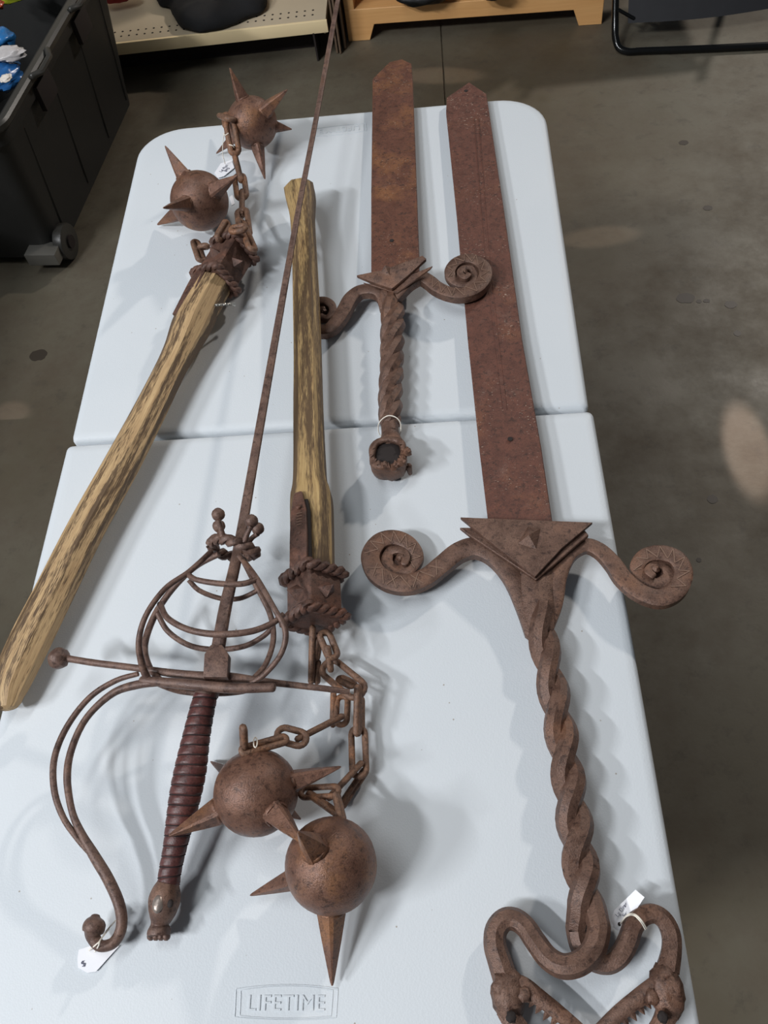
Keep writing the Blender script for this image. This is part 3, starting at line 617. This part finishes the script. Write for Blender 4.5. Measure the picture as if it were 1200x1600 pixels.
# ================================================================ RAPIER
A0 = P(330, 1060, 0); RP = thing('rapier', 'rapier with wire basket guard, long knuckle bow and oxblood leather grip at the lower left', 'sword', (A0.x, A0.y, 0))
def tube(px, name, par=RP, m=None, prof=None, n=7, dome=False, up=None, asp=None):
    pts, r = path(px, n); return MB().sweep(pts, r, prof or ring(9), dome=dome, up=up, asp=asp and [asp] * len(pts)).build(name, m or M_rap, par, 45)
bl = [(338, 1030, .074, 22), (352, 950, .078, 20), (372, 860, .081, 17), (395, 730, .084, 14.5), (432, 520, .088, 11.5), (466, 330, .092, 9), (495, 180, .098, 8), (528, 0, .104, 7), (540, -60, .107, 3)]
tube(bl, 'blade', prof=rrect(1, .45, .6), up=(0, 0, 1))
mb = MB().prism([P(x, y, .086) for x, y in ((317, 1058), (319, 1022), (329, 1007), (347, 1007), (357, 1022), (355, 1058))], .012); mb.build('blade_block', M_rap, RP, 30, .0015, 2)
# quillon with end knob
tube([(105, 1029, .060, 14), (112, 1030, .060, 11), (150, 1036, .062, 11), (215, 1044, .066, 11), (262, 1051, .070, 13), (310, 1057, .072, 17), (345, 1060, .072, 22), (375, 1060, .070, 15), (430, 1067, .066, 11), (500, 1075, .060, 10), (546, 1081, .050, 9)], 'quillon')
c = P(92, 1029, .060); MB().sphere(c, 16.5 * mpp(c), 20, 14, jit=.12).build('quillon_knob', M_rap, RP, 30)
tube([(222, 1063, .078, 14), (290, 1069, .084, 17), (360, 1075, .086, 17), (427, 1074, .084, 15)], 'guard_bar', dome=True)
tube([(240, 1066, .070, 8), (280, 1080, .05, 9), (330, 1084, .046, 9), (380, 1080, .05, 9), (400, 1068, .062, 8)], 'guard_bar')
# knuckle bow, two rods merging into one with a curled flat end
tube([(216, 1053, .074, 8), (180, 1064, .07, 9), (140, 1090, .066, 9.5), (105, 1135, .062, 10), (85, 1185, .060, 10.5), (85, 1235, .058, 10.5), (99, 1277, .054, 10), (120, 1308, .049, 10), (140, 1332, .045, 9)], 'knuckle_bow')
tube([(250, 1067, .080, 11), (215, 1070, .076, 14), (175, 1084, .07, 12), (135, 1122, .064, 11), (112, 1170, .060, 11.5), (105, 1215, .058, 12), (112, 1265, .054, 11), (126, 1300, .050, 13), (148, 1338, .044, 17), (170, 1375, .038, 18), (187, 1415, .030, 18), (190, 1448, .024, 18), (178, 1472, .020, 18), (157, 1478, .020, 18), (146, 1464, .022, 22), (147, 1453, .024, 33), (147, 1446, .025, 35), (148, 1438, .025, 28), (149, 1433, .025, 16)], 'knuckle_bow', dome=True)
# basket ribs
ribs = [
 [(330, 862, .105, 9), (296, 893, .118, 9), (258, 920, .124, 9), (228, 962, .122, 9), (217, 1005, .108, 10), (224, 1045, .088, 12), (232, 1062, .078, 12)],
 [(342, 866, .090, 9), (305, 886, .075, 9), (268, 922, .060, 10), (240, 965, .055, 11), (226, 1010, .058, 11), (235, 1045, .066, 10), (252, 1064, .074, 10)],
 [(374, 868, .105, 9), (402, 905, .118, 9), (428, 950, .124, 9), (446, 985, .116, 10), (440, 1020, .104, 9), (415, 1052, .088, 9), (392, 1068, .080, 9)],
 [(378, 872, .085, 9), (400, 915, .065, 9), (422, 960, .050, 9), (427, 1000, .050, 9), (415, 1038, .058, 9), (394, 1062, .068, 9)]]
for r_ in ribs: tube(r_, 'basket_rib')
tube([(294, 898, .118, 9), (308, 906, .122, 9), (345, 912, .126, 9.5), (380, 912, .124, 9.5), (404, 904, .118, 9)], 'basket_ring')
tube([(295, 906, .078, 8), (312, 923, .068, 8), (345, 935, .060, 8), (375, 935, .058, 8), (402, 923, .062, 8)], 'basket_ring')
tube([(250, 943, .118, 10), (262, 966, .124, 10), (295, 984, .130, 10.5), (340, 991, .132, 11), (390, 987, .128, 10.5), (425, 974, .122, 10), (443, 960, .118, 9)], 'basket_ring')
tube([(246, 958, .060, 9), (262, 986, .050, 9), (295, 1008, .042, 9), (335, 1015, .038, 9.5), (380, 1010, .040, 9), (410, 995, .046, 8.5), (426, 980, .050, 8)], 'basket_ring')
# twisted collar at the mouth of the basket
cp = [(331, 850, .098, 1), (342, 842, .116, 1), (362, 846, .125, 1), (384, 854, .120, 1), (399, 862, .104, 1), (390, 868, .080, 1), (364, 870, .066, 1), (340, 862, .076, 1)]
rope(MB(), [P(a[0], a[1], a[2]) for a in cat(cp, 5, True)], .0034, .0042, .026, 2, True, up=(.1, -1, .2), seg=12).build('twisted_collar', M_rap, RP, 60)
for (kx, ky, z, sx, sy, r) in ((341, 804, .138, 348, 838, 10.5), (342, 822, .110, 350, 846, 10), (393, 814, .138, 382, 846, 10.5), (403, 826, .112, 386, 850, 10)):
    k_ = tube([(sx, sy, z - .014, 10), ((kx + sx) / 2, (ky + sy) / 2 + 2, z - .006, 8), (kx, ky + 8, z, 8)], 'basket_stem')
    c = P(kx, ky, z); MB().sphere(c, r * mpp(c), 16, 12, jit=.08).build('stem_knob', M_rap, k_, 40)
# grip
gp = cat([(323, 1082, .070, 37), (316, 1108, .068, 40), (307, 1150, .064, 44), (298, 1200, .058, 51), (290, 1240, .052, 51), (281, 1285, .045, 45), (273, 1325, .038, 38), (266, 1360, .032, 36), (263, 1382, .029, 36)], 26)
pts = [P(*a[:3]) for a in gp]; L = [0]
for i in range(1, len(pts)): L.append(L[-1] + (pts[i] - pts[i - 1]).length)
wp = L[-1] / 19.5; V = []; n = 24; mb = MB(); rr = [a[3] * .5 * mpp(p) for a, p in zip(gp, pts)]
axis = []
for i, p in enumerate(pts):
    T = (pts[min(i + 1, len(pts) - 1)] - pts[max(i - 1, 0)]).normalized(); sd = T.cross(Vector((0, 0, 1))).normalized(); u = sd.cross(T); axis.append((T, sd, u))
    for k in range(n):
        th = 2 * PI * k / n; ph = (L[i] / wp + k / n) % 1.0; rad = rr[i] * (1 - .085 * (1 - min(1, min(ph, 1 - ph) * 5)) + .05 * (ph - .5)); V.append(p + (sd * math.cos(th) + u * math.sin(th) * .85) * rad)
F = [[i * n + k, i * n + (k + 1) % n, (i + 1) * n + (k + 1) % n, (i + 1) * n + k] for i in range(len(pts) - 1) for k in range(n)] + [list(range(n)), [(len(pts) - 1) * n + k for k in range(n)]]
mb.add(V, F); gr = mb.build('leather_grip', M_leather, RP, 60)
hp = []
for j in range(int(19.5 * 20)):
    s = wp * j / 20; i = max(k for k in range(len(L) - 1) if L[k] <= s); p = pts[i].lerp(pts[i + 1], (s - L[i]) / (L[i + 1] - L[i])); T, sd, u = axis[i]; th = -2 * PI * j / 20
    hp.append(p + (sd * math.cos(th) + u * math.sin(th) * .85) * rr[i] * .955)
MB().sweep(hp, .0008, ring(5)).build('wrap_cord', M_cord, gr)
tube([(325, 1076, .070, 38), (322, 1087, .069, 38)], 'grip_ferrule', up=(0, 0, 1))
for (xx, yy, dd) in ((314, 1083, 3), (319, 1083, -3), (324, 1083, 3), (329, 1083, -3)):
    pass
# pommel
pm = tube([(263, 1380, .029, 36), (260, 1392, .028, 46), (257, 1406, .026, 51), (255, 1420, .025, 47), (252, 1434, .022, 36), (250, 1443, .020, 29), (249, 1452, .019, 36), (248, 1460, .018, 37), (248, 1463, .018, 30)], 'pommel', prof=ring(10), up=(0, 0, 1))
MB().sphere(P(247, 1412, .040), .0072, 16, 10, (.8, 1.25, .5)).build('inset_disc', M_stone, pm)
MB().sphere(P(266, 1412, .040), .0035, 10, 6, (.9, 1.2, .5)).build('pit', M_dark, pm)
mb = MB()
for x in (235, 243, 251, 259): mb.sphere(P(x + 1, 1463, .018), .0042, 10, 8)
mb.build('pommel_toe', M_rap, pm)
# ================================================================ PRICE TAGS
def paper(name, label, outline, zf, text, tpos, tang, tsize, string, hole=None):
    global ORG
    c = P(outline[0][0], outline[0][1], 0); t = thing(name, label, 'tag', (c.x, c.y, 0))
    MB().prism([P(x, y, zf(x, y)) for x, y in outline], .0006).build('paper', M_paper, t, 30)
    z = zf(*tpos) + .0007; xd = Vector((math.cos(tang), math.sin(tang), 0)); yd = Vector((-math.sin(tang), math.cos(tang), 0))
    if text: MB().add(*place(text_mesh(text, tsize, .0001), P(tpos[0], tpos[1], z), xd, yd)).build('handwriting', M_ink, t)
    if hole: cc = P(hole[0], hole[1], zf(*hole) + .0005); MB().sweep([cc, cc + Vector((0, 0, .0003))], .0018, ring(10)).build('punched_hole', M_dark, t)
    for s in string: MB().sweep([P(*q) for q in cat(s, 5)], .0008, ring(5)).build('string', M_string, t)
paper('price_tag', 'white paper tag with handwriting tied to the twin-head pommel of the largest sword', [(957, 1448), (955, 1436), (960, 1422), (993, 1390), (1007, 1402), (975, 1450), (967, 1455)], lambda x, y: .008 + max(0, (x - 955)) * .0004, 'Lg Dragon\nSword', (977, 1421), .80, .0050,
      [[(969, 1444, .012), (978, 1432, .040), (990, 1430, .040), (1001, 1440, .040), (1008, 1452, .028)], [(970, 1443, .012), (980, 1430, .040), (992, 1429, .040), (1003, 1439, .040), (1010, 1451, .027)]], (968, 1444))
paper('price_tag', 'white paper tag lying under the curled knuckle bow of the rapier', [(121, 1497), (123, 1484), (140, 1478), (186, 1478), (150, 1518), (136, 1520), (122, 1512)], lambda x, y: .0025, '$', (130, 1506), .6, .008,
      [[(139, 1485, .004), (150, 1476, .034), (156, 1470, .036), (166, 1455, .010), (183, 1436, .018)], [(148, 1487, .004), (154, 1478, .034), (157, 1468, .036), (170, 1452, .010)]])
paper('price_tag', 'white paper tag with handwriting beneath the chain between the two far spiked balls', [(335, 270), (345, 255), (362, 250), (366, 262), (350, 275), (340, 278)], lambda x, y: .003, 'Lg Flail\n$95', (352, 264), 1.0, .008,
      [[(352, 256, .006), (348, 240, .03), (349, 218, .06), (352, 206, .075), (360, 212, .07)], [(358, 226, .075), (364, 228, .078), (366, 232, .06)], [(349, 208, .08), (352, 211, .088), (357, 208, .09)]])
tag(MB().prism([P(x, y, .0012) for x, y in ((358, 308), (363, 304), (367, 318), (362, 321))], .001).build('paper_scrap', M_paper), 'small white paper scrap on the table between the left spiked ball and its chain', 'paper')
# ================================================================ BACKGROUND
# ---- black storage tote
TO = thing('storage_tote', 'big black plastic storage tote with wheels on the floor at the upper left', 'bin', (-1.25, 1.72, FZ))
M_blk = flat('black_plastic', (30, 30, 29), .55, 0, .2, 200, .15)
M_blk2 = flat('black_rim_plastic', (50, 49, 46), .38, 0, .1, 200, .1)
ua = math.radians(6.0); U_ = Vector((math.sin(ua), math.cos(ua), 0)); R_ = Vector((math.cos(ua), -math.sin(ua), 0)); O_ = Vector((-1.0, 1.30, 0)) 
def tq(l, s, z): return O_ + U_ * l + R_ * s + Vector((0, 0, z))     # along, outwards, height
def shell(levels, t, name, mt, par):
    """levels: (z, grow)"""
    mb = MB(); V = []; n = 0
    def loop(z, g, ins=0):
        g = g - ins; l0, l1, s0, s1 = -g, .84 + g, -.5 - g, g; r = .05; o = []
        for (cl, cs, a0) in ((l1 - r, s1 - r, 0), (l0 + r, s1 - r, 1), (l0 + r, s0 + r, 2), (l1 - r, s0 + r, 3)):
            for k in range(6):
                a = PI / 2 * (a0 + k / 5); o.append(tq(cl + r * math.cos(a), cs + r * math.sin(a), z))
        return o
    def loop2(z, g):
        l0, l1, s0, s1 = -g, .84 + g, -.5 - g, g; r = .05; o = []
        for (cl, cs, a0) in ((l1 - r, s1 - r, 0), (l0 + r, s1 - r, 1), (l0 + r, s0 + r, 2), (l1 - r, s0 + r, 3)):
            for k in range(6):
                a = PI / 2 * (a0 + k / 5); o.append(tq(cl + r * math.cos(a), cs + r * math.sin(a), z))
        return o
    Ls = [loop2(z, g) for z, g in levels]; m = len(Ls[0])
    for q in Ls: V += q
    F = [[i * m + k, i * m + (k + 1) % m, (i + 1) * m + (k + 1) % m, (i + 1) * m + k] for i in range(len(Ls) - 1) for k in range(m)]
    F.append(list(range(m))); F.append([(len(Ls) - 1) * m + k for k in range(m)])
    return mb.add(V, F).build(name, mt, par, 50)
shell([(FZ + .02, -.02), (FZ + .03, 0), (FZ + .10, .006), (-.32, .045), (-.30, .05), (-.30, .062), (-.245, .066), (-.24, .062), (-.24, .05), (-.30, .04), (FZ + .06, -.01)], 0, 'tote_body', M_blk, TO)
rimp = shell([(-.262, .052), (-.262, .072), (-.238, .074), (-.232, .068), (-.232, .050), (-.25, .046)], 0, 'tote_rim', M_blk2, TO) if False else None
# rim as an open band
loop = []
for (cl, cs, a0) in ((.91 - .05, .07 - .05, 0), (-.07 + .05, .07 - .05, 1), (-.07 + .05, -.57 + .05, 2), (.91 - .05, -.57 + .05, 3)):
    for k in range(6): a = PI / 2 * (a0 + k / 5); loop.append(tq(cl + .05 * math.cos(a), cs + .05 * math.sin(a), -.245))
MB().sweep(loop, .014, rrect(1, .9, .5), up=(0, 0, 1), closed=True).build('tote_rim', M_blk2, TO)
for l in (.16, .50): 
    h = MB().sweep([tq(l, .085, -.235), tq(l + .03, .10, -.24), tq(l + .10, .10, -.24), tq(l + .13, .085, -.235)], .009, ring(8), dome=True).build('latch', M_blk2, TO)
    MB().box(tq(l + .065, .066, -.31), (.008, .05, .035), Matrix.Rotation(-ua, 3, 'Z')).build('latch_slot', M_dark, TO, bevel=.003)
for l in (.08, .32, .56, .78): 
    MB().sweep([tq(l, .001, FZ + .06), tq(l, .041, -.33)], .0045, rrect(1, 1, .5)).build('side_rib', M_blk, TO)
for l in (.04,):
    MB().sweep([tq(l, .0, FZ + .055), tq(l, .03, FZ + .055)], .055, ring(24), dome=False).build('wheel', M_blk2, TO, bevel=.006)
    MB().sweep([tq(l, .028, FZ + .055), tq(l, .036, FZ + .055)], .02, ring(16)).build('wheel_hub', M_dark, TO)
    MB().box(tq(l - .06, -.03, FZ + .06), (.05, .03, .02), Matrix.Rotation(-ua, 3, 'Z')).build('axle_bracket', flat('grey_axle', (120, 118, 112), .4, .5), TO, bevel=.003)
def pack(c, r, ax, col, name, label, rough=.25):
    mb = MB(); mb.sphere(c, r, 20, 14, ax, .35); tag(mb.build(name, flat(name + str(len(bpy.data.materials)), col, rough, 0, .8, 30, .4, 30), None, 60), label, 'package')
pack(P(4, 118, -.30), .055, (1, 1.3, .5), (38, 92, 150), 'plastic_package', 'blue plastic package in the black tote at the left photo edge, below the silver one')
pack(P(14, 84, -.26), .040, (1.2, .8, .4), (190, 185, 184), 'plastic_package', 'silver-white crumpled package on top of the contents of the black tote')
pack(P(9, 122, -.245), .016, (1, 1.2, .4), (226, 214, 204), 'plastic_package', 'small cream package on the blue one in the black tote')
pack(P(-8, 62, -.29), .06, (1, .8, .5), (44, 110, 170), 'plastic_package', 'blue package behind the silver one in the black tote')
pack(P(16, -8, -.30), .05, (1.2, .7, .4), (150, 160, 40), 'plastic_package', 'yellow-green package at the far end of the black tote')
pack(P(-12, 8, -.27), .035, (1, .8, .5), (170, 70, 40), 'plastic_package', 'orange-red package at the far left in the black tote')
# ---- store shelf
SH = thing('store_shelf', 'beige metal store shelf base with perforated deck behind the table', 'shelf', (-.6, 2.6, FZ))
M_beige = flat('lit_beige_enamel', (250, 226, 180), .45, .0, .1, 200, .06, 4)  # warm light on the lip is put into this brighter enamel colour
M_deck = flat('grey_beige_enamel', (196, 180, 154), .5, 0, .1, 200, .08, 4)
sx0, sx1, sy, sz = -1.75, -.192, 2.305, -.60
MB().box(((sx0 + sx1) / 2, sy + .27, sz - .010), ((sx1 - sx0) / 2 - .004, .262, .009)).build('shelf_deck', M_deck, SH, bevel=.002)
MB().box(((sx0 + sx1) / 2, sy + .003, sz - .022), ((sx1 - sx0) / 2, .006, .021)).build('front_lip', M_beige, SH, bevel=.003)
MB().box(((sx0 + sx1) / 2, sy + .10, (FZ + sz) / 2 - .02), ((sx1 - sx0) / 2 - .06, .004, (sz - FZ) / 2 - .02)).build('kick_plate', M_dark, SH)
MB().box((sx1 - .015, sy + .27, sz - .03), (.004, .26, .022)).build('side_bracket', M_deck, SH, bevel=.001)
MB().box((sx1 - .055, sy + .05, (FZ + sz) / 2 - .02), (.003, .055, (sz - FZ) / 2 - .02)).build('foot_bracket', M_dark, SH)
MB().box(((sx0 + sx1) / 2, sy + .55, -.1), ((sx1 - sx0) / 2, .01, .64)).build('back_panel', M_deck, SH)
hm = MB().sweep([Vector((0, 0, 0)), Vector((0, 0, .0008))], .0042, ring(8))
first = None
for k in range(52):
    for r_ in range(2):
        x = sx0 + .03 + k * .0295 + (0 if r_ == 0 else 0); y = sy + .045 + r_ * .032
        if x > sx1 - .03: continue
        if first is None:
            s_ = ORG; first = MB().sweep([Vector((x, y, sz - .0012)), Vector((x, y, sz - .0002))], .0042, ring(8)).build('peg_hole', M_dark, SH); fx, fy = x, y
        else:
            c = first.copy(); S.collection.objects.link(c); c.parent = SH; c.location = (x - fx, y - fy, 0)
# black garment on the shelf
gpx = [(246, -12), (250, 8), (268, 14), (276, 34), (290, 46), (320, 50), (350, 44), (385, 30), (412, 18), (416, 2), (408, -12)]
base = [P(x, y, sz + .005) for x, y in gpx]; cc = sum(base, Vector()) / len(base); V = []; n = 0; M_cloth = flat('black_cloth', (22, 22, 24), .9, 0, .4, 60, .3)
lv = [(1.0, 0), (1.03, .012), (.97, .03), (.85, .042), (.6, .05), (.3, .052)]
bb = [Vector(q) for q in cat([tuple(b) for b in base + [cc + Vector((.1, .25, 0)), cc + Vector((-.12, .25, 0))]], 4, True)]
for s_, z in lv:
    for i, q in enumerate(bb): k = s_ * (1 + .05 * noise.noise(q * 22 + Vector((0, 0, z * 60)))); V.append(cc + (q - cc) * k + Vector((0, 0, z + .01 * noise.noise(q * 15 + Vector((z * 50, 0, 0))) * (z > 0))))
m = len(bb); F = [[j * m + i, j * m + (i + 1) % m, (j + 1) * m + (i + 1) % m, (j + 1) * m + i] for j in range(len(lv) - 1) for i in range(m)] + [list(range(m)), [(len(lv) - 1) * m + i for i in range(m)]]
tag(MB().add(V, F).build('folded_garment', M_cloth, None, 80), 'crumpled black cloth garment lying on the perforated beige shelf', 'clothing')
tag(MB().sphere(P(182, -12, sz + .05), .06, 18, 12, (1.3, .8, .5), .3).build('red_bundle', flat('red_cloth', (140, 40, 44), .8, 0, .3, 40, .2), None, 70), 'red cloth bundle at the back of the beige shelf beside the black tote', 'clothing')
# ---- folded cardboard between shelf and wooden stand
M_card = flat('brown_cardboard', (112, 92, 74), .8, 0, .2, 100, .15)
CB = thing('cardboard_sheet', 'folded brown cardboard standing upright between the beige shelf and the wooden stand', 'cardboard', (-.17, 2.40, FZ))
for (x0, y0, x1) in ((-.180, 2.335, -.196), (-.168, 2.33, -.176), (-.152, 2.36, -.150)):
    MB().box((x0, y0 + .12, FZ + .16), (.0035, .12, .158), Matrix.Rotation(.03, 3, 'Z')).build('cardboard_flap', M_card, CB, bevel=.001)
# ---- wooden stand
WS = thing('wooden_stand', 'light oak-coloured low display stand with cut-out feet behind the table', 'stand', (.33, 2.5, FZ))
def oak():
    m, nt, b = mat('oak_veneer', .45); tc = N(nt, 'ShaderNodeTexCoord').outputs['Object']; mp = N(nt, 'ShaderNodeMapping', _Scale=(3, 60, 90)); nt.links.new(tc, mp.inputs[0])
    n = noise_n(nt, mp.outputs[0], 1, 5); nt.links.new(mix(nt, n.outputs[0], srgb((212, 152, 92)), srgb((240, 190, 128))), b.inputs['Base Color']); return m
M_oak = oak()
WL, WR = P(545, 65, FZ), P(940, 38, FZ); wd = (WR - WL).normalized(); wn = Vector((-wd.y, wd.x, 0)); WW = (WR - WL).length
def wq(s, z, d=0): return WL + wd * s + wn * d + Vector((0, 0, z))
f0 = (P(578, 65, FZ) - WL).dot(wd)
pl = [(0, 0), (f0, 0), (f0 + .022, .056), (WW - f0 - .022, .056), (WW - f0, 0), (WW, 0), (WW, .112), (0, .112)]
MB().prism([wq(s, z) for s, z in pl], .018, -wn).build('front_panel', M_oak, WS, 30, .0015, 1)
MB().prism([wq(s, z, .018) for s, z in ((.02, .112), (WW - .02, .112), (WW - .02, .094), (.02, .094))], .38, -wn).build('bottom_shelf', M_oak, WS, 30)
for s in (0, WW - .036): MB().prism([wq(s, z) for s, z in ((s, 0.112), (s + .036, .112), (s + .036, .62), (s, .62))], .05, -wn).build('upright', M_oak, WS, 30, .0015, 1)
for s in (0, WW - .018): MB().prism([wq(s_, z, .05) for s_, z in ((s, 0), (s + .018, 0), (s + .018, .62), (s, .62))], .36, -wn).build('side_panel', M_oak, WS, 30)
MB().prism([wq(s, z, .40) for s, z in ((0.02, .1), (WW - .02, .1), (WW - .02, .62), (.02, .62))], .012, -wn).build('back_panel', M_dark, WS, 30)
MB().prism([wq(s, z, .0) for s, z in ((0, .62), (WW, .62), (WW, .64), (0, .64))], .42, -wn).build('top_panel', M_oak, WS, 30)
M_rub = flat('black_rubber', (18, 18, 19), .5, 0, .2, 100)
for (x, y, L_, lab) in ((665, -4, .10, 'black shoe-like item on the low board of the wooden stand, left of two'), (773, -2, .05, 'black shoe-like item on the low board of the wooden stand, right of two')):
    c = P(x, y, FZ + .155); tag(MB().sphere(c + wn * .03, L_, 20, 12, (1, .55, .32), .3).build('black_item', M_rub, None, 70), lab, 'item')
# ---- black folding chair at upper right
CH = thing('folding_chair', 'black fabric folding chair with black tube frame at the upper right', 'chair', (1.1, 2.3, FZ))
M_tub = flat('black_gloss_tube', (20, 20, 20), .2, .3)
t_ = .012
k = [(.80, 2.42, -.30), (.80, 2.22, FZ + .10), (.805, 2.16, FZ + .03), (.835, 2.135, FZ + t_), (.90, 2.125, FZ + t_), (1.1, 2.10, FZ + t_), (1.30, 2.08, FZ + t_), (1.335, 2.085, FZ + t_), (1.35, 2.11, FZ + .03), (1.35, 2.17, FZ + .10), (1.35, 2.38, -.30)]
MB().sweep([Vector(q) for q in cat(k, 6)], t_, ring(12)).build('front_leg_frame', M_tub, CH)
MB().sweep([(.83, 2.70, FZ + t_), (1.33, 2.68, FZ + t_)], t_, ring(12)).build('rear_leg_bar', M_tub, CH)
for x in (.82, 1.34): MB().sweep([(x, 2.70, FZ + t_), (x, 2.25, -.28)], t_, ring(12)).build('rear_leg', M_tub, CH)
M_fab = flat('black_mesh_fabric', (40, 40, 43), .75, 0, .3, 500, .2)
pn = MB(); nx, nz = 10, 8; V = []
for j in range(nz + 1):
    for i in range(nx + 1):
        u, v = i / nx, j / nz; V.append((.84 + .49 * u, 2.185 + .20 * v - .02 * math.sin(PI * u), -.66 + .36 * v))
b_ = len(V); V += [(x, y + .006, z) for x, y, z in V]; F = []
for j in range(nz):
    for i in range(nx):
        a = j * (nx + 1) + i; F += [[a, a + 1, a + nx + 2, a + nx + 1], [b_ + a, b_ + a + nx + 1, b_ + a + nx + 2, b_ + a + 1]]
pn.add(V, F).build('fabric_panel', M_fab, CH)
MB().sweep([(.805, 2.20, -.62), (.86, 2.19, -.65)], .006, ring(8)).build('hinge_link', M_tub, CH)
MB().box((1.08, 2.50, -.28), (.27, .19, .015)).build('seat', M_fab, CH, bevel=.006)
